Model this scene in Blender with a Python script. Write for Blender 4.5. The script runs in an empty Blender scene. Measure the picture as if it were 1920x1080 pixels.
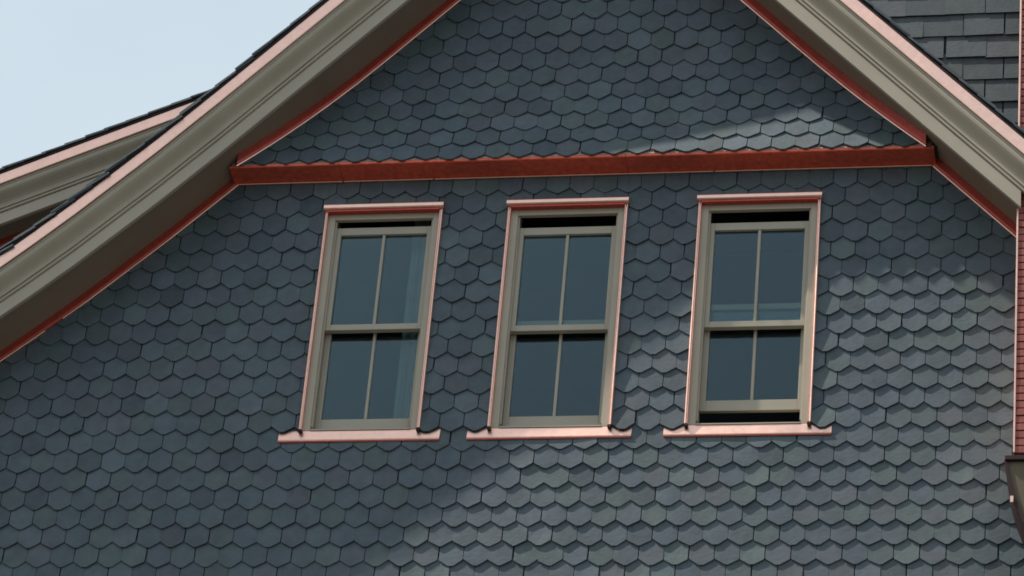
import bpy, bmesh, math, random
from mathutils import Vector, Matrix
random.seed(7)
scene = bpy.context.scene
COL = scene.collection

# ------------------------------------------------------------------ camera, sky, sun
ELEV, AZIM, ROLL, FPX = math.radians(31.0), math.radians(12.7695), math.radians(5.381), 7284.5
ZC = 16.0                                    # height of the wall point in the middle of the view
DIST = FPX / 260.0
c_dir = Vector((math.sin(AZIM)*math.cos(ELEV), -math.cos(AZIM)*math.cos(ELEV), -math.sin(ELEV)))
_rt = Vector((math.cos(AZIM), math.sin(AZIM), 0.0))
_up = c_dir.cross(_rt)
RT = _rt*math.cos(ROLL) + _up*math.sin(ROLL)
UP = -_rt*math.sin(ROLL) + _up*math.cos(ROLL)
CAM = Vector((0, 0, ZC)) + c_dir*DIST
cd = bpy.data.cameras.new('camera')
cam = bpy.data.objects.new('camera', cd)
COL.objects.link(cam)
m = Matrix((RT, UP, c_dir)).transposed().to_4x4()
m.translation = CAM
cam.matrix_world = m
cd.sensor_width = 36.0
cd.lens = FPX/1920.0*36.0
cd.clip_start = 0.1
cd.clip_end = 3000.0
scene.camera = cam

SUN_TRAVEL = Vector((3.5, 1.0, -4.9)).normalized()
sun_from = -SUN_TRAVEL
world = bpy.data.worlds.new('World')
scene.world = world
world.use_nodes = True
wn, wl = world.node_tree.nodes, world.node_tree.links
bg = wn['Background']
sky = wn.new('ShaderNodeTexSky')
sky.sky_type = 'NISHITA'
sky.sun_disc = False
sky.sun_elevation = math.asin(sun_from.z)
sky.sun_rotation = math.atan2(sun_from.x, sun_from.y)
sky.altitude = 50.0
sky.air_density = 1.0
sky.dust_density = 2.5
sky.ozone_density = 1.0
# thin high cloud: a pale veil over the blue
tc = wn.new('ShaderNodeTexCoord')
nz = wn.new('ShaderNodeTexNoise')
nz.inputs['Scale'].default_value = 3.2
nz.inputs['Detail'].default_value = 5.0
nz.inputs['Roughness'].default_value = 0.5
rmp = wn.new('ShaderNodeMapRange')
rmp.inputs['From Min'].default_value = 0.35
rmp.inputs['From Max'].default_value = 0.75
rmp.inputs['To Min'].default_value = 0.62
rmp.inputs['To Max'].default_value = 0.92
mixw = wn.new('ShaderNodeMix')
mixw.data_type = 'RGBA'
mixw.inputs['B'].default_value = (6.2, 7.2, 7.7, 1.0)
wl.new(tc.outputs['Generated'], nz.inputs['Vector'])
wl.new(nz.outputs['Fac'], rmp.inputs['Value'])
wl.new(rmp.outputs['Result'], mixw.inputs['Factor'])
wl.new(sky.outputs['Color'], mixw.inputs['A'])
wl.new(mixw.outputs['Result'], bg.inputs['Color'])
bg.inputs['Strength'].default_value = 0.126

sl = bpy.data.lights.new('sun', 'SUN')
sl.energy = 5.0
sl.angle = math.radians(0.9)
sl.color = (1.0, 0.945, 0.83)
so = bpy.data.objects.new('sun', sl)
COL.objects.link(so)
so.rotation_euler = SUN_TRAVEL.to_track_quat('-Z', 'Y').to_euler()
so.location = (-20, -8, 50)
vs = scene.view_settings
vs.view_transform = 'Standard'
vs.look = 'None'
vs.exposure = 0.0
vs.gamma = 1.0
vs.use_curve_mapping = False
scene.render.engine = 'CYCLES'
scene.render.resolution_x, scene.render.resolution_y = 1024, 576
scene.cycles.filter_width = 1.7

# ------------------------------------------------------------------ photo pixel -> point on a plane of the house
def at(px, py, y=0.0):
    """(X, Z above the mid-wall level) of the photo's pixel on the vertical plane Y = y"""
    d = -c_dir*FPX + RT*(px-960.0) + UP*(540.0-py)
    t = (y-CAM.y)/d.y
    p = CAM + d*t
    return p.x, p.z-ZC

def to_px(x, y, z):
    v = Vector((x, y, z+ZC)) - CAM
    dd = -v.dot(c_dir)
    return 960+FPX*v.dot(RT)/dd, 540-FPX*v.dot(UP)/dd

# ------------------------------------------------------------------ materials
def nodes_of(name):
    mt = bpy.data.materials.new(name)
    mt.use_nodes = True
    return mt, mt.node_tree.nodes, mt.node_tree.links, mt.node_tree.nodes['Principled BSDF']

def noise(n, l, scale, detail=4.0, rough=0.55, coord='Object', stretch=None):
    t = n.new('ShaderNodeTexCoord')
    x = n.new('ShaderNodeTexNoise')
    x.inputs['Scale'].default_value = scale
    x.inputs['Detail'].default_value = detail
    x.inputs['Roughness'].default_value = rough
    if stretch:
        mp = n.new('ShaderNodeMapping')
        mp.inputs['Scale'].default_value = stretch
        l.new(t.outputs[coord], mp.inputs['Vector'])
        l.new(mp.outputs['Vector'], x.inputs['Vector'])
    else:
        l.new(t.outputs[coord], x.inputs['Vector'])
    return x.outputs['Fac']

def remap(n, l, src, a, b, lo=0.3, hi=0.7):
    r = n.new('ShaderNodeMapRange')
    r.inputs['From Min'].default_value = lo
    r.inputs['From Max'].default_value = hi
    r.inputs['To Min'].default_value = a
    r.inputs['To Max'].default_value = b
    l.new(src, r.inputs['Value'])
    return r.outputs['Result']

def scale_col(n, l, col, fac):
    v = n.new('ShaderNodeVectorMath')
    v.operation = 'SCALE'
    if isinstance(col, tuple):
        v.inputs[0].default_value = col
    else:
        l.new(col, v.inputs[0])
    l.new(fac, v.inputs['Scale'])
    return v.outputs['Vector']

def bump(n, l, p, src, strength, dist):
    b = n.new('ShaderNodeBump')
    b.inputs['Strength'].default_value = strength
    b.inputs['Distance'].default_value = dist
    l.new(src, b.inputs['Height'])
    l.new(b.outputs['Normal'], p.inputs['Normal'])

def paint(name, col, rough=0.5, scale=6.0, var=0.10, bstr=0.15, metallic=0.0, stretch=None, spec=0.4):
    mt, n, l, p = nodes_of(name)
    f = noise(n, l, scale, 5.0, 0.6, 'Object', stretch)
    l.new(scale_col(n, l, col, remap(n, l, f, 1-var, 1+var)), p.inputs['Base Color'])
    p.inputs['Roughness'].default_value = rough
    p.inputs['Metallic'].default_value = metallic
    p.inputs['Specular IOR Level'].default_value = spec
    f2 = noise(n, l, scale*9, 3.0, 0.6)
    bump(n, l, p, f2, bstr, 0.002)
    return mt

def slate_mat():
    mt, n, l, p = nodes_of('slate')
    a = n.new('ShaderNodeAttribute')
    a.attribute_name = 'tint'
    g = n.new('ShaderNodeNewGeometry')
    nx = n.new('ShaderNodeTexNoise')
    nx.inputs['Scale'].default_value = 9.0
    nx.inputs['Detail'].default_value = 6.0
    nx.inputs['Roughness'].default_value = 0.65
    l.new(g.outputs['Position'], nx.inputs['Vector'])
    f = remap(n, l, nx.outputs['Fac'], 0.86, 1.14)
    l.new(scale_col(n, l, a.outputs['Color'], f), p.inputs['Base Color'])
    nr = n.new('ShaderNodeTexNoise')
    nr.inputs['Scale'].default_value = 22.0
    nr.inputs['Detail'].default_value = 4.0
    l.new(g.outputs['Position'], nr.inputs['Vector'])
    l.new(remap(n, l, nr.outputs['Fac'], 0.48, 0.72), p.inputs['Roughness'])
    p.inputs['Specular IOR Level'].default_value = 0.35
    # riven face: cleft relief
    mp = n.new('ShaderNodeMapping')
    mp.inputs['Scale'].default_value = (1.0, 1.0, 1.6)
    l.new(g.outputs['Position'], mp.inputs['Vector'])
    nb = n.new('ShaderNodeTexNoise')
    nb.inputs['Scale'].default_value = 26.0
    nb.inputs['Detail'].default_value = 6.0
    nb.inputs['Roughness'].default_value = 0.55
    l.new(mp.outputs['Vector'], nb.inputs['Vector'])
    bump(n, l, p, nb.outputs['Fac'], 0.35, 0.006)
    return mt

def copper_mat(name, col, rlo, rhi, metallic=1.0, var=0.06):
    mt, n, l, p = nodes_of(name)
    f = noise(n, l, 3.0, 5.0, 0.6)
    f2 = noise(n, l, 24.0, 4.0, 0.6)
    l.new(scale_col(n, l, col, remap(n, l, f2, 1-var, 1+var)), p.inputs['Base Color'])
    l.new(remap(n, l, f, rlo, rhi), p.inputs['Roughness'])
    p.inputs['Metallic'].default_value = metallic
    bump(n, l, p, noise(n, l, 7.0, 2.0, 0.5), 0.12, 0.01)
    return mt

def glass_mat():
    mt = bpy.data.materials.new('window_glass')
    mt.use_nodes = True
    n, l = mt.node_tree.nodes, mt.node_tree.links
    n.clear()
    out = n.new('ShaderNodeOutputMaterial')
    mix = n.new('ShaderNodeMixShader')
    fr = n.new('ShaderNodeFresnel')
    fr.inputs['IOR'].default_value = 1.52
    tr = n.new('ShaderNodeBsdfTransparent')
    tr.inputs['Color'].default_value = (0.80, 0.87, 0.87, 1)
    gl = n.new('ShaderNodeBsdfGlossy')
    gl.inputs['Roughness'].default_value = 0.03
    gl.inputs['Color'].default_value = (0.74, 0.92, 1.0, 1)
    t = n.new('ShaderNodeTexCoord')
    nz_ = n.new('ShaderNodeTexNoise')
    nz_.inputs['Scale'].default_value = 2.2
    nz_.inputs['Detail'].default_value = 2.0
    b = n.new('ShaderNodeBump')
    b.inputs['Strength'].default_value = 0.025
    b.inputs['Distance'].default_value = 0.02
    l.new(t.outputs['Object'], nz_.inputs['Vector'])
    l.new(nz_.outputs['Fac'], b.inputs['Height'])
    l.new(b.outputs['Normal'], gl.inputs['Normal'])
    l.new(fr.outputs['Fac'], mix.inputs['Fac'])
    l.new(tr.outputs['BSDF'], mix.inputs[1])
    l.new(gl.outputs['BSDF'], mix.inputs[2])
    l.new(mix.outputs['Shader'], out.inputs['Surface'])
    return mt

M = {
    'slate': slate_mat(),
    'sheathing': paint('dark_underlay', (0.035, 0.038, 0.042), 0.8),
    'copper': copper_mat('bright_copper', (0.94, 0.585, 0.475), 0.30, 0.42),
    'copper_red': copper_mat('red_copper', (0.50, 0.082, 0.058), 0.38, 0.5, 0.55, 0.14),
    'copper_dark': copper_mat('brown_copper', (0.035, 0.017, 0.014), 0.5, 0.6, 0.5, 0.15),
    'copper_belt': copper_mat('bounce_lit_red_copper', (0.74, 0.135, 0.08), 0.34, 0.5, 0.5, 0.2),  # brighter copy of the red copper, bounce light put into its colour
    'copper_dull': copper_mat('dull_copper', (0.42, 0.30, 0.27), 0.5, 0.65, 0.6, 0.1),
    'trim': paint('taupe_trim_paint', (0.42, 0.362, 0.282), 0.45, 2.5, 0.06, 0.08),
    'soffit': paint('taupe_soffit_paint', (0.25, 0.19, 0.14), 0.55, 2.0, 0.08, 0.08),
    'sash': paint('taupe_sash_paint', (0.40, 0.352, 0.278), 0.4, 4.0, 0.05, 0.06),
    'glass': glass_mat(),
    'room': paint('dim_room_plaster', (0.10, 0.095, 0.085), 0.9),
    'curtain': paint('pale_curtain_cloth', (0.30, 0.31, 0.29), 0.9, 5.0, 0.1, 0.2),
    'brick': paint('red_brick', (0.33, 0.10, 0.085), 0.85, 14.0, 0.22, 0.5),
    'mortar': paint('brick_mortar', (0.15, 0.055, 0.045), 0.9, 20.0, 0.12, 0.4),
    'corbel': paint('olive_corbel_paint', (0.12, 0.092, 0.055), 0.6, 5.0, 0.15, 0.2),
    'ground': paint('dry_lawn', (0.065, 0.062, 0.045), 0.95, 0.6, 0.35, 0.3),
    'paving': paint('concrete_paving', (0.10, 0.095, 0.09), 0.9, 1.2, 0.15, 0.3),
}

# ------------------------------------------------------------------ mesh helpers (coordinates: X, Y, Z above mid-wall)
class MB:
    def __init__(self):
        self.v, self.f, self.t = [], [], []
        self.tint = None
    def add(self, vs_, fs_, tint=None):
        o = len(self.v)
        self.v += [tuple(p) for p in vs_]
        self.f += [tuple(i+o for i in q) for q in fs_]
        if tint is not None:
            self.t += [tint]*len(vs_)
        return self
    def box(self, x0, x1, y0, y1, z0, z1):
        p = [(x, y, z) for x in (x0, x1) for y in (y0, y1) for z in (z0, z1)]
        return self.add(p, [(0,1,3,2), (4,6,7,5), (0,4,5,1), (2,3,7,6), (0,2,6,4), (1,5,7,3)])
    def sweep(self, rings):
        n = len(rings[0])
        fs_ = []
        for k in range(len(rings)-1):
            for i in range(n):
                j = (i+1) % n
                fs_.append((k*n+i, k*n+j, (k+1)*n+j, (k+1)*n+i))
        fs_.append(tuple(range(n)))
        fs_.append(tuple((len(rings)-1)*n+i for i in range(n)))
        return self.add([p for r in rings for p in r], fs_)
    def mesh(self, name, mat, bevel=0.0, dz=0.0):
        me = bpy.data.meshes.new(name)
        me.from_pydata([(x-HX, y-HY, z+dz) for x, y, z in self.v], [], self.f)
        bm = bmesh.new()
        bm.from_mesh(me)
        bmesh.ops.recalc_face_normals(bm, faces=bm.faces)
        if bevel:
            bmesh.ops.bevel(bm, geom=list(bm.edges), offset=bevel, segments=1, affect='EDGES')
        bm.to_mesh(me)
        bm.free()
        if self.t:
            at_ = me.color_attributes.new('tint', 'FLOAT_COLOR', 'POINT')
            for i, c in enumerate(self.t):
                at_.data[i].color = (c[0], c[1], c[2], 1.0)
        me.materials.append(M[mat])
        return me
    def build(self, name, mat, parent, bevel=0.0):
        o = bpy.data.objects.new(name, self.mesh(name, mat, bevel, ZC))
        COL.objects.link(o)
        o.parent = parent
        return o

HX, HY = 0.0, 0.0

def part(name, parent):
    o = bpy.data.objects.new(name, None)
    o.empty_display_size = 0.2
    COL.objects.link(o)
    o.parent = parent
    return o

# ------------------------------------------------------------------ ground
def sheet(name, x0, x1, y0, y1, z, mat, kind):
    me = bpy.data.meshes.new(name)
    me.from_pydata([(x0, y0, z), (x1, y0, z), (x1, y1, z), (x0, y1, z)], [], [(0, 1, 2, 3)])
    me.materials.append(M[mat])
    o = bpy.data.objects.new(name, me)
    COL.objects.link(o)
    o['kind'] = kind
    return o
sheet('ground', -900, 900, -900, 900, 0.0, 'ground', 'structure')
sheet('pavement', -30, 30, -14, -0.9, 0.02, 'paving', 'structure')

house = bpy.data.objects.new('slate_house', None)
COL.objects.link(house)
house['label'] = 'gabled house clad in blue-grey hexagonal slates with pink copper trim and taupe sash windows'
house['category'] = 'house'

# ------------------------------------------------------------------ lines of the gable
PITCH = 1.03
APX, APZ = 0.4325, 3.595
LEFT_PTS = [(-6.5, -2.45), (-5.2, -1.58), (-4.4, -1.02), (-3.775, -0.555), (-3.458, -0.292), (-3.167, -0.040), (-2.614, 0.475), (-2.187, 0.897)]
def inner_left(x):
    if x >= -2.187:
        return 0.897+PITCH*(x+2.187)
    for (xa, za), (xb, zb) in zip(LEFT_PTS, LEFT_PTS[1:]):
        if xa <= x <= xb:
            return za+(zb-za)*(x-xa)/(xb-xa)
    return LEFT_PTS[0][1]+0.67*(x-LEFT_PTS[0][0])
def inner_right(x):
    return 0.933-PITCH*(x-3.017)
def inner(x):
    return min(inner_left(x), inner_right(x))

Z_BELT = 0.945
Z_UP0 = 0.985            # bottom edge of the flared upper wall
def y_up(z):             # the upper wall flares outwards towards its foot
    s = z-Z_UP0
    k = max(0.0, 1-s/1.0)
    return -(0.03+0.172*k*k)

WINS = [dict(xl=-1.447, xr=-0.560, top=0.568, low=-1.10), dict(xl=-0.077, xr=0.8125, top=0.53, low=-1.10), dict(xl=1.3255, xr=2.2175, top=0.53, low=-0.995)]
Z_HEAD, Z_SILL = 0.748, -1.170
XCH = 3.655              # left face of the chimney

# ------------------------------------------------------------------ walls: sheathing
gable_wall = part('gable_wall', house)
mb = MB()
xs = sorted(set([-6.5, -5.2, -4.4, -3.775, -3.458, -3.167, -2.614, -2.187, APX, 3.017, 4.6] + [w[k] for w in WINS for k in ('xl', 'xr')]))
for xa, xb in zip(xs, xs[1:]):
    win = any(w['xl'] <= (xa+xb)/2 <= w['xr'] for w in WINS)
    ta, tb = min(inner(xa)+0.3, 1.1), min(inner(xb)+0.3, 1.1)
    spans = [((-ZC, -ZC), (-1.17, -1.17)), ((0.70, 0.70), (ta, tb))] if win else [((-ZC, -ZC), (ta, tb))]
    for (ba, bb), (ua, ub) in spans:
        mb.sweep([[(xa, 0, ba), (xa, 0.12, ba), (xa, 0.12, ua), (xa, 0, ua)], [(xb, 0, bb), (xb, 0.12, bb), (xb, 0.12, ub), (xb, 0, ub)]])
mb.build('wall_sheathing', 'sheathing', gable_wall)
upper_wall = part('flared_gable_wall', house)
mb = MB()
zz = [Z_UP0+0.004] + [1.1+0.15*i for i in range(16)] + [3.55]
rings = []
for z in zz:
    xl = -2.187+(z-0.897)/PITCH - 0.10
    xr = 3.017-(z-0.933)/PITCH + 0.10
    rings.append([(xl, y_up(z), z), (xr, y_up(z), z), (xr, 0.1, z), (xl, 0.1, z)])
mb.sweep(rings)
mb.build('wall_sheathing', 'sheathing', upper_wall)

# ------------------------------------------------------------------ hexagonal slates
SW, SP, SH = 0.1755, 0.1525, 0.046
SL = SP+SH+0.03
def clip(poly, a, b, c):
    """keep a*x + b*z <= c"""
    out = []
    for i, p in enumerate(poly):
        q = poly[(i+1) % len(poly)]
        dp, dq = a*p[0]+b*p[1]-c, a*q[0]+b*q[1]-c
        if dp <= 0:
            out.append(p)
        if dp*dq < 0:
            t = dp/(dp-dq)
            out.append((p[0]+(q[0]-p[0])*t, p[1]+(q[1]-p[1])*t))
    return out
def area(poly):
    return 0.5*abs(sum(p[0]*q[1]-q[0]*p[1] for p, q in zip(poly, poly[1:]+poly[:1]))) if len(poly) > 2 else 0.0
def minus_rect(poly, x0, x1, z0, z1):
    res, cur = [], poly
    for (a, b, c) in ((1, 0, x0), (-1, 0, -x1), (0, 1, z0), (0, -1, -z1)):
        out = clip(cur, a, b, c)
        if area(out) > 3e-5:
            res.append(out)
        cur = clip(cur, -a, -b, -c)
        if area(cur) < 3e-5:
            return res
    return res
TINTS = [(0.078, 0.101, 0.120), (0.074, 0.098, 0.117), (0.081, 0.103, 0.121), (0.077, 0.104, 0.115), (0.080, 0.106, 0.113), (0.082, 0.101, 0.120), (0.086, 0.100, 0.117), (0.069, 0.090, 0.109)]
def a_tint():
    c = random.choice(TINTS)
    k = random.gauss(1.0, 0.09)
    k = min(1.25, max(0.78, k))
    return tuple(v*k for v in c)
def outline():
    j = lambda s=0.0022: random.uniform(-s, s)
    g = 0.0021
    hw = SW/2-g
    b = random.uniform(0.05, 0.12)*SW
    hl, hr = SH+j(0.006), SH+j(0.006)
    pts = [(-hw+j(.0008), SL), (hw+j(.0008), SL), (hw+j(.001), hr+0.006), (hw-0.006, hr-0.003+j(0.001)), (b+j(), j()+.001), (-b+j(), j()+.001), (-hw+0.006, hl-0.003+j(0.001)), (-hw+j(.001), hl+0.006)]
    r = math.radians(random.gauss(0, 0.8))
    dz = random.gauss(0, 0.0022)
    cx, cz = 0.0, SL*0.8
    return [((x-cx)*math.cos(r)-(z-cz)*math.sin(r)+cx, (x-cx)*math.sin(r)+(z-cz)*math.cos(r)+cz+dz) for x, z in pts]
def prism(poly, th, B, twist, lift):
    """local (u, v, w): u across, v up, w outwards"""
    n = len(poly)
    cx = sum(p[0] for p in poly)/n
    cz = sum(p[1] for p in poly)/n
    base = lambda u, v: B*(1-v/SL)+lift*(1-v/SL)+twist*u*(1-v/SL)
    ins = 0.0016
    def inset(p):
        dx, dz = cx-p[0], cz-p[1]
        L = math.hypot(dx, dz) or 1.0
        return p[0]+dx/L*ins*1.4, p[1]+dz/L*ins*1.4
    vs_ = [(u, v, base(u, v)) for u, v in poly] + [(u, v, base(u, v)+th-0.0014) for u, v in poly] + [(*inset(p), base(*p)+th) for p in poly]
    fs_ = [tuple(range(n))[::-1], tuple(2*n+i for i in range(n))]
    for i in range(n):
        j = (i+1) % n
        fs_ += [(i, j, n+j, n+i), (n+i, n+j, 2*n+j, 2*n+i)]
    return vs_, fs_

class Slate: pass
slates = []
def lay(xc, base_z, frame, cuts, rects, wall, zlin, lift=0.0, jig=0.006):
    """one slate: tip at (xc, base_z); frame = (origin point, up vector, outward vector)"""
    s = Slate()
    polys = [[(x+xc, z*zlin+base_z) for x, z in outline()]]
    full = area(polys[0])
    for (a, b, c) in cuts:
        polys = [clip(p, a, b, c) for p in polys]
        polys = [p for p in polys if area(p) > 4e-5]
    for r in rects:
        polys = [q for p in polys for q in minus_rect(p, *r)]
    if not polys:
        return
    s.full = abs(sum(area(p) for p in polys)-full) < 1e-7
    s.polys = [[(x-xc, (z-base_z)/zlin) for x, z in p] for p in polys]
    s.frame, s.wall = frame, wall
    s.th = random.uniform(0.0085, 0.0125)
    s.B = 0.0168+random.uniform(0, 0.004)*(1 if random.random() < 0.8 else 1.8)
    s.twist = random.gauss(0, 0.028)
    s.lift = lift
    s.tint = a_tint()
    o, t, n_ = frame
    px = [to_px(*(o+Vector((u, 0, 0))+t*v+n_*0.01)) for p in s.polys for u, v in p if v < SP+SH]
    vis = 0.0
    if px:
        mx = sum(p[0] for p in px)/len(px)
        my = sum(p[1] for p in px)/len(px)
        if 4 < mx < 1916 and 4 < my < 1076:
            ok = [[(u, min(v, SP+SH*0.5)) for u, v in p] for p in s.polys]
            vis = sum(area([to_px(*(o+Vector((u, 0, 0))+t*v)) for u, v in p]) for p in ok)
    s.vis = vis
    slates.append(s)

# lower wall
for n in range(-3, 24):
    for k in range(-30, 26):
        xc = 0.189+0.1755*k+(0.08775 if n % 2 else 0.0)+random.gauss(0, 0.0016)
        z = 0.62-SP*n-0.0055*(xc-2.2)
        if not (-4.15 < xc < 3.95) or inner(xc)+0.12 < z or z > 0.96:
            continue
        cuts = [(0, 1, Z_BELT+0.01), (1, 0, XCH+0.01)] if z+SL > -1.42 else [(0, 1, Z_BELT+0.01)]
        if xc < 0:
            m_ = (inner_left(xc+0.1)-inner_left(xc-0.1))/0.2
            cuts.append((-m_, 1, inner_left(xc)-m_*xc+0.012))
        else:
            cuts.append((PITCH, 1, inner_right(xc)+PITCH*xc+0.012))
        rects = [(w['xl']+0.008, w['xr']-0.008, -1.235, 0.735) for w in WINS]
        lift = 0.0
        if n == 12 and any(w['xl']-0.20 < xc < w['xr']+0.20 for w in WINS):
            lift = 0.010
        lay(xc, z, (Vector((xc, 0, z)), Vector((0, 0, 1)), Vector((0, -1, 0))), cuts, rects, gable_wall, 1.0, lift)
# upper, flared wall: rows measured along its curve
prof = [(Z_UP0-0.012, y_up(Z_UP0)-0.003)]
while prof[-1][0] < 3.3:
    z = prof[-1][0]+0.005
    prof.append((z, y_up(z)))
def along(s):
    acc = 0.0
    for (za, ya), (zb, yb) in zip(prof, prof[1:]):
        d = math.hypot(zb-za, yb-ya)
        if acc+d >= s:
            t = (s-acc)/d
            return za+(zb-za)*t, ya+(yb-ya)*t
        acc += d
    return prof[-1]
X_UP = at(1152.9, 300, -0.18)[0]
for n in range(0, 13):
    s0 = SP*n
    za, ya = along(s0)
    zb, yb = along(s0+SL)
    t = Vector((0, yb-ya, zb-za)).normalized()
    nn = Vector((1, 0, 0)).cross(t)
    for k in range(-20, 16):
        xc = X_UP+0.1755*k+(0.08775 if n % 2 else 0.0)+random.gauss(0, 0.0016)
        if not (-2.4 < xc < 3.2) or inner(xc)+0.12 < za:
            continue
        cuts = [(-PITCH, 1, inner_left(0)+0.03)] if xc < APX else [(PITCH, 1, inner_right(0)+0.03)]
        lay(xc, za, (Vector((xc, ya, za)), t, nn), cuts, [], upper_wall, t.z, 0.0)
# rear wall at the far left (seen under the rear rake)
REAR_Y = 1.12
REAR_LESS = 0.18
rear_wall = part('dormer_wall', house)
for n in range(0, 6):
    for k in range(0, 10):
        xc = -5.2+0.1755*k+(0.08775 if n % 2 else 0.0)
        z = -0.2+SP*n
        lay(xc, z, (Vector((xc, REAR_Y, z)), Vector((0, 0, 1)), Vector((0, -1, 0))), [], [], rear_wall, 1.0)

order = sorted(range(len(slates)), key=lambda i: -slates[i].vis)
single = set(order[:300])
variants = []
for i in range(26):
    poly = outline()
    vm = MB()
    vs_, fs_ = prism(poly, random.uniform(0.0085, 0.0125), 0.0168+random.uniform(0, 0.004), random.gauss(0, 0.028), 0.0)
    vm.add(vs_, fs_, a_tint())
    variants.append(vm.mesh('slate', 'slate'))
fields = {}
for i, s in enumerate(slates):
    o, t, n_ = s.frame
    if i in single:
        if s.full and s.lift == 0.0:
            me = random.choice(variants)
        else:
            vm = MB()
            for p in s.polys:
                vs_, fs_ = prism(p, s.th, s.B, s.twist, s.lift)
                vm.add(vs_, fs_, s.tint)
            me = vm.mesh('slate', 'slate')
        ob = bpy.data.objects.new('slate', me)
        COL.objects.link(ob)
        ob.parent = s.wall
        mm = Matrix((Vector((1, 0, 0)), t, n_)).transposed().to_4x4()
        mm.translation = o+Vector((-HX, -HY, ZC))
        ob.matrix_local = mm
    else:
        fm = fields.setdefault(s.wall.name, (s.wall, MB()))[1]
        for p in s.polys:
            vs_, fs_ = prism(p, s.th, s.B, s.twist, s.lift)
            fm.add([o+Vector((u, 0, 0))+t*v+n_*w_ for u, v, w_ in vs_], fs_, s.tint)
for w_, fm in fields.values():
    ob = fm.build('slate_field', 'slate', w_)
    ob['kind'] = 'stuff'
mb = MB()
mb.box(-7, -2.0, REAR_Y, REAR_Y+0.1, -3.0, 0.9)
mb.build('wall_sheathing', 'sheathing', rear_wall)

# ------------------------------------------------------------------ copper belt under the flared wall
belt = part('copper_belt', house)
XB0, XB1 = -2.175, 3.03
yb = y_up(Z_UP0)
def belt_ring(x):
    return [(x, 0.0, 0.944), (x, -0.016, 0.944), (x, yb-0.002, 0.968), (x, yb-0.008, 0.974), (x, yb-0.010, 0.986), (x, yb+0.003, 0.984), (x, 0.0, 0.984)]
MB().sweep([[(x, yb-0.0085, 0.9865), (x, yb-0.0115, 0.990), (x, y_up(1.05)-0.003, 1.05), (x, y_up(1.05)+0.001, 1.05)] for x in (XB0+0.02, XB1-0.02)]).build('belt_flange', 'copper_dull', belt)
joints = [XB0, at(645, 347)[0], at(1180, 330)[0], XB1]
for xa, xb in zip(joints, joints[1:]):
    MB().sweep([belt_ring(xa+0.0015), belt_ring(xb-0.0015)]).build('belt_panel', 'copper_belt', belt)
jb = [XB0+0.03, at(645, 347)[0], at(815, 342)[0], at(1340, 325)[0], XB1-0.02]
for xa, xb in zip(jb, jb[1:]):
    MB().box(xa+0.004, xb-0.004, -0.038, -0.017, 0.932, 0.9435).build('bead', 'copper', belt, 0.003)

# ------------------------------------------------------------------ rakes: soffit, fascia, crown moulding, copper drip edge
def lean(line, x):
    return math.hypot(1.0, (line(x+0.12)-line(x-0.12))/0.24)/math.hypot(1.0, PITCH)

def rake(name, line, xs_, y0, stop=None, xcut=None, less=0.0):
    root = part(name, house)
    def run(nm, prof_, mat, xs2=None, off=lambda x: 0.0):
        use = xs2 or xs_
        return MB().sweep([[(x, y0+off(x)-(d-less if d > 0.3 else d), line(x)+o*lean(line, x)) for d, o in prof_] for x in use]).build(nm, mat, root)
    short = [x for x in xs_ if stop is None or x < stop] + ([stop] if stop is not None else [])
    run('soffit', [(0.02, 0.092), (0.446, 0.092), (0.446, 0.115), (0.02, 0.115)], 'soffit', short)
    flash = [(-0.02, -0.004), (0.034, -0.004), (0.042, 0.02), (0.042, 0.090), (-0.02, 0.090)]
    bead = [(0.020, -0.020), (0.040, -0.020), (0.042, -0.012), (0.040, -0.005), (0.020, -0.005)]
    low = [x for x in short if line(x) < 0.90]
    cut = xcut if xcut is not None else None
    if cut is None:
        run('wall_flashing', flash, 'copper_red', short)
        run('bead', bead, 'copper', short)
    else:
        high = [x for x in short if line(x) > 0.90]
        z2x = lambda z: cut+(z-line(cut))/(line(cut+0.1)-line(cut))*0.1
        lowx = sorted(low+[cut])
        hix = sorted([z2x(z) for z in (0.978, 1.1, 1.2, 1.3, 1.45, 1.6, 1.8, 2.05, 2.3)]+[APX])
        hix = [x for x in hix]
        run('wall_flashing', flash, 'copper_red', lowx)
        if lowx[0] < -4.0:      # the bead is broken where two lengths meet near the eave
            run('bead', bead, 'copper', [x for x in lowx if x < -3.46]+[-3.455])
            run('bead', bead, 'copper', [-3.335]+[x for x in lowx if x > -3.33])
        else:
            run('bead', bead, 'copper', lowx)
        up = lambda x: y_up(line(x))
        run('wall_flashing', flash, 'copper_red', hix, up)
        run('bead', bead, 'copper', hix, up)
    run('fascia', [(0.448, 0.014), (0.478, 0.014), (0.481, 0.018), (0.481, 0.150), (0.478, 0.155), (0.448, 0.155)], 'trim', short)
    cr = [(0.450, 0.157), (0.490, 0.157), (0.496, 0.163), (0.496, 0.178), (0.484, 0.183), (0.484, 0.192)]
    for i in range(9):
        t = i/8.0
        cr.append((0.500+0.088*t+0.016*math.sin((t-0.0)*2*math.pi)*-1, 0.198+0.175*t))
    cr += [(0.594, 0.378), (0.596, 0.398), (0.450, 0.400)]
    run('crown_moulding', cr, 'trim', xs_)
    run('drip_edge', [(0.600, 0.400), (0.610, 0.396), (0.613, 0.404), (0.613, 0.522), (0.606, 0.528), (0.46, 0.532), (0.46, 0.526), (0.600, 0.520)], 'copper')
    run('drip_hem', [(0.6065, 0.5285), (0.617, 0.5245), (0.621, 0.527), (0.621, 0.542), (0.6065, 0.546)], 'copper_dark')
    return root

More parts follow.
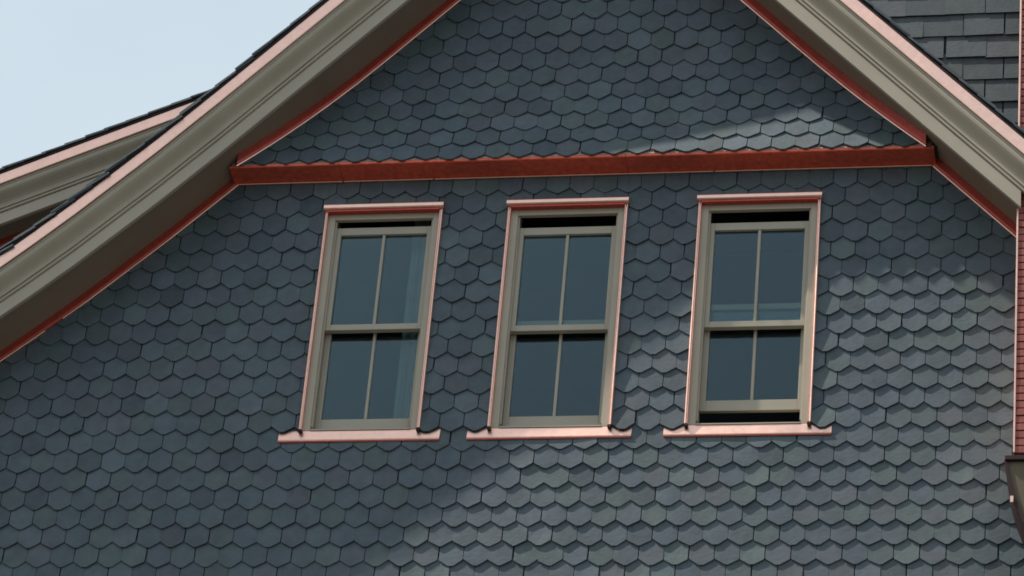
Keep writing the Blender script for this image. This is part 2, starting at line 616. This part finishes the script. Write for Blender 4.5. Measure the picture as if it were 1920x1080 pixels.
def roof(name, line, xs_, y0, back, flip, s_from, s_to, less=0.0):
    root = part(name, house)
    MB().sweep([[(x, y0+less-0.60, line(x)+0.531*lean(line, x)), (x, y0+back, line(x)+0.531*lean(line, x)), (x, y0+back, line(x)+0.548*lean(line, x)), (x, y0+less-0.60, line(x)+0.548*lean(line, x))] for x in xs_]).build('roof_deck', 'sheathing', root)
    # slates along the verge, each lapping the one below it
    x = s_from
    while x < s_to:
        m_ = (line(x+0.05)-line(x-0.05))/0.1
        L = math.hypot(1, m_)
        tv = Vector((1, 0, m_))/L
        if flip:
            tv = -tv
        nv = Vector((-tv.z, 0, tv.x)) if tv.x > 0 else Vector((tv.z, 0, -tv.x))
        step = random.gauss(0.152, 0.008)/L*1.0
        th = random.uniform(0.009, 0.012)
        wd = random.uniform(0.22, 0.30)
        ov = random.gauss(0.036, 0.002)
        lo, hi = 0.014+random.uniform(0, .005), 0.002
        o = Vector((x, 0, line(x)+0.548*lean(line, x)))
        rings = []
        for u, q in ((0.0, lo), (0.36, hi)):
            p = o+tv*u+nv*q
            rings.append([(p.x, y0+less-0.60-ov, p.z), (p.x, y0+less-0.60-ov+wd, p.z), (p.x+nv.x*th, y0+less-0.60-ov+wd, p.z+nv.z*th), (p.x+nv.x*th, y0+less-0.60-ov, p.z+nv.z*th)])
        sm = MB()
        tn = a_tint()
        sm.sweep(rings)
        sm.t = [tuple(v*0.8 for v in tn)]*len(sm.v)
        sm.build('verge_slate', 'slate', root)
        x += 0.17/L*random.uniform(0.9, 1.15)
    return root

xs_left = [p[0] for p in LEFT_PTS] + [-1.4, -0.6, 0.1, APX]
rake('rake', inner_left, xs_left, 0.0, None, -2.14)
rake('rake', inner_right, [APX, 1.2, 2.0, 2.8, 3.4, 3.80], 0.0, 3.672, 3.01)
roof('roof', inner_left, xs_left, 0.0, 4.0, False, -4.3, 0.35)
roof('roof', inner_right, [APX, 1.2, 2.0, 2.8, 3.4, 3.80], 0.0, 1.55, True, 0.75, 3.95)

# rear rake: read off the photo on its own plane, behind the front gable
yr = REAR_Y+REAR_LESS-0.613
(r0x, r0z), (r1x, r1z) = at(0, 326.6, yr), at(372.6, 187, yr)
rs = (r1z-r0z)/(r1x-r0x)
def rear_line(x):
    return r0z-0.522*math.hypot(1, rs)/math.hypot(1, PITCH)+rs*(x-r0x)
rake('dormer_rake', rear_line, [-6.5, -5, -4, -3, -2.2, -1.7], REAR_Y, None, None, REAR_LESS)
roof('dormer_roof', rear_line, [-6.5, -5, -4, -3, -2.2, -1.7], REAR_Y, 3.0, False, -4.6, -1.9, REAR_LESS)

# ------------------------------------------------------------------ windows
def make_window(w):
    xl, xr = w['xl'], w['xr']
    root = part('window', house)
    b = 0.026                                     # copper bead
    ox0, ox1 = xl+0.076, xr-0.076                 # opening
    zt, zb = 0.612, -1.100
    # painted frame
    f = MB()
    f.box(xl+b*0.6, ox0, -0.014, 0.15, -1.165, 0.70)
    f.box(ox1, xr-b*0.6, -0.014, 0.15, -1.165, 0.70)
    f.box(ox0, ox1, -0.012, 0.027, zt, 0.70)
    f.build('frame', 'trim', root, 0.002)
    st = MB()                                     # blind stops beside the sashes
    for x0, x1 in ((ox0, ox0+0.012), (ox1-0.012, ox1)):
        st.box(x0, x1, 0.008, 0.028, -1.12, zt)
    st.build('blind_stop', 'trim', root)
    # sloping timber sill
    MB().sweep([[(x, -0.020, -1.166), (x, 0.15, -1.166), (x, 0.15, zb-0.012), (x, 0.085, zb-0.014), (x, -0.020, -1.156)] for x in (ox0+0.001, ox1-0.001)]).build('timber_sill', 'trim', root)
    # sashes
    def sash(name, y0, y1, z0, z1, top, bot, stile):
        s = MB()
        s.box(ox0-0.008+0.010, ox0+stile, y0, y1, z0, z1)
        s.box(ox1-stile, ox1-0.002, y0, y1, z0, z1)
        s.box(ox0+stile, ox1-stile, y0+0.001, y1-0.001, z1-top, z1)
        s.box(ox0+stile, ox1-stile, y0+0.001, y1-0.001, z0, z0+bot)
        s.build(name, 'sash', root, 0.0025)
        gx0, gx1, gz0, gz1 = ox0+stile, ox1-stile, z0+bot, z1-top
        xm = (gx0+gx1)/2
        MB().box(xm-0.011, xm+0.011, y0+0.006, y1-0.006, gz0, gz1).build('muntin', 'sash', root, 0.004)
        yg = (y0+y1)/2+0.002
        for a, c in ((gx0, xm-0.011), (xm+0.011, gx1)):
            MB().box(a-0.004, c+0.004, yg-0.003, yg+0.003, gz0-0.004, gz1+0.004).build('pane', 'glass', root)
    sash('upper_sash', 0.030, 0.082, w['top']-0.875, w['top'], 0.062, 0.048, 0.044)
    sash('lower_sash', 0.090, 0.130, w['low'], w['low']+0.875, 0.045, 0.085, 0.044)
    # copper: head, sides, sill
    hd = [(0.0, 0.672), (-0.058, 0.669), (-0.070, 0.673), (-0.076, 0.681), (-0.076, 0.705), (-0.071, 0.714), (-0.058, 0.720), (0.0, 0.750)]
    MB().sweep([[(x, y, z) for y, z in hd] for x in (xl-0.006, xr+0.006)]).build('head_flashing', 'copper', root)
    MB().box(xl+0.024, xr-0.024, -0.062, -0.0145, 0.656, 0.6685).build('head_drip', 'copper_red', root)
    for x0, sgn in ((xl, 1), (xr, -1)):
        q = [(0.0, 0.0), (0.0, -0.040), (0.004, -0.048), (0.009, -0.051), (0.014, -0.048), (0.016, -0.041), (0.018, -0.046), (0.022, -0.047), (0.026, -0.040), (0.026, 0.0)]
        lean = 0.0
        MB().sweep([[(x0+sgn*u, v, z) for u, v in q] for z in (-1.168, 0.668)]).build('side_flashing', 'copper', root)
        MB().box(min(x0+sgn*0.002, x0+sgn*0.028), max(x0+sgn*0.002, x0+sgn*0.028), -0.054, -0.012, -1.192, -1.170).build('end_clip', 'copper_dark', root, 0.003)
    e0, e1 = xl-0.143, xr+0.143
    MB().sweep([[(x, 0.0, -1.168), (x, -0.014, -1.168), (x, -0.031, -1.246), (x, -0.036, -1.251), (x, -0.034, -1.258), (x, -0.020, -1.258), (x, 0.0, -1.250)] for x in (e0, e1)]).build('copper_sill', 'copper', root)
    MB().box(e0+0.004, e1-0.004, -0.030, -0.004, -1.2665, -1.2585).build('sill_hem', 'copper_red', root)
    return root
for w in WINS:
    w['obj'] = make_window(w)
# dim room behind the windows
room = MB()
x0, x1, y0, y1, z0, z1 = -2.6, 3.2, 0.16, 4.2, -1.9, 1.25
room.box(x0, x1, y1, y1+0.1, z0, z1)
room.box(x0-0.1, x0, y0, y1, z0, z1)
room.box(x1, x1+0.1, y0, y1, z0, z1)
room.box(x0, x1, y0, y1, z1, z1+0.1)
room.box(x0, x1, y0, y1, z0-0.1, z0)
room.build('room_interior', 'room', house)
# curtain hanging inside the first window
cw = WINS[0]
cm = MB()
rows = []
N = 26
for i in range(N+1):
    u = i/N
    x = cw['xr']-0.27+0.26*u
    rows.append((x, 0.21+0.014*math.sin(u*26)))
vs_ = [(x, y, z) for z in (-1.3, 0.95) for x, y in rows] + [(x, y+0.006, z) for z in (-1.3, 0.95) for x, y in rows]
n1 = N+1
fs_ = []
for i in range(N):
    fs_ += [(i, i+1, n1+i+1, n1+i), (2*n1+i, 3*n1+i, 3*n1+i+1, 2*n1+i+1)]
cm.add(vs_, fs_)
cur = cm.build('curtain', 'curtain', None)
cur['label'] = 'pale curtain behind the glass of the window with the narrowest open slot at top'
cur['category'] = 'curtain'

# ------------------------------------------------------------------ tower wall with rectangular slates, behind the right roof
TY = 1.60
tower = part('tower_wall', house)
MB().box(1.0, 4.6, TY, TY+0.3, -ZC, 6.0).build('wall_sheathing', 'sheathing', tower)
za = at(1900, 26.5, TY)[1]
zb_ = at(1900, 192.5, TY)[1]
tp = (za-zb_)/4.0
tx = at(1340+1172/3.272, 15, TY)[0]
tw = at(1340+1668/3.272, 15, TY)[0]-tx
tw /= 2.0
for r in range(-8, 8):
    z = za+tp*r
    xo = tx+(0.45*tw if r % 2 else 0.0)
    for k in range(-4, 5):
        xa = xo+tw*k+random.gauss(0, 0.004)
        if xa > 4.3:
            continue
        p0 = to_px(xa+tw/2, TY, z+tp/2)
        if not (1560 < p0[0] < 2060 and -90 < p0[1] < 400):
            continue
        jz = random.gauss(0, 0.003)
        poly = [(0.003, tp*1.25), (tw-0.003, tp*1.25), (tw-0.003, jz+random.gauss(0, .002)), (0.003, jz+random.gauss(0, .002))]
        sm = MB()
        th = random.uniform(0.009, 0.013)
        B = 0.016+random.uniform(0, 0.006)
        vv = [(xa+u, TY-(B*(1-v/(tp*1.25))), z+v) for u, v in poly] + [(xa+u, TY-(B*(1-v/(tp*1.25)))-th, z+v) for u, v in poly]
        sm.add(vv, [(3, 2, 1, 0), (4, 5, 6, 7), (0, 1, 5, 4), (1, 2, 6, 5), (2, 3, 7, 6), (3, 0, 4, 7)])
        tn = a_tint()
        sm.t = [(tn[0]*1.08, tn[1]*1.02, tn[2]*0.96)]*8
        sm.build('rectangular_slate', 'slate', tower)

# ------------------------------------------------------------------ brick chimney on a corbel, right edge
chim = part('chimney', house)
CY = -0.42
CZ0 = at(1903, 850, CY)[1]
MB().box(XCH+0.012, 4.9, CY+0.012, 0.9, CZ0, 7.0).build('mortar_core', 'mortar', chim)
bh, bl = 0.058, 0.21
r = 0
z = CZ0+0.006
while z < 3.6:
    x = XCH+(0.0 if r % 2 else -0.105)
    for k in range(3):
        xa, xb = max(x, XCH), x+bl-0.009
        if xb-xa > 0.02:
            jy = random.gauss(0, 0.0015)
            MB().box(xa, xb, CY+jy, CY+0.10, z, z+bh-0.009).build('brick', 'brick', chim, 0.002)
        x += bl
    z += bh
    r += 1
MB().box(XCH-0.014, XCH-0.001, CY-0.008, 0.02, CZ0+0.004, 0.30).build('corner_flashing', 'copper', chim, 0.003)
MB().box(XCH-0.014, XCH-0.001, CY-0.008, 0.02, 0.90, 6.0).build('corner_flashing', 'copper', chim, 0.003)
corbel = [at(*p, CY-0.04) for p in ((1887, 866), (1890, 886), (1895, 908), (1902, 932), (1911, 955), (1921, 977), (1935, 1003), (1955, 1030))]
prof_c = corbel+[(4.9, corbel[-1][1]), (4.9, corbel[0][1])]
MB().sweep([[(x, y, z) for x, z in prof_c] for y in (CY-0.04, 0.0)]).build('corbel', 'corbel', chim)
edge = []
for (x, z) in corbel:
    edge.append([(x-0.014, CY-0.052, z), (x+0.012, CY-0.052, z), (x+0.012, -0.004, z-0.002), (x-0.014, -0.004, z-0.002)])
MB().sweep(edge).build('corbel_edging', 'copper_dark', chim)
cx0, cz1 = at(1884, 851, CY-0.06)
MB().box(cx0, 4.9, CY-0.07, 0.0, corbel[0][1]+0.001, corbel[0][1]+0.036).build('corbel_cap', 'copper_dark', chim, 0.004)
gx, gz = at(1897, 936, CY-0.05)
MB().box(gx-0.010, gx+0.012, CY-0.062, CY-0.02, gz-0.028, gz+0.022).build('glint_tab', 'copper', chim, 0.003)  # small copper block added to stand for a bright glint
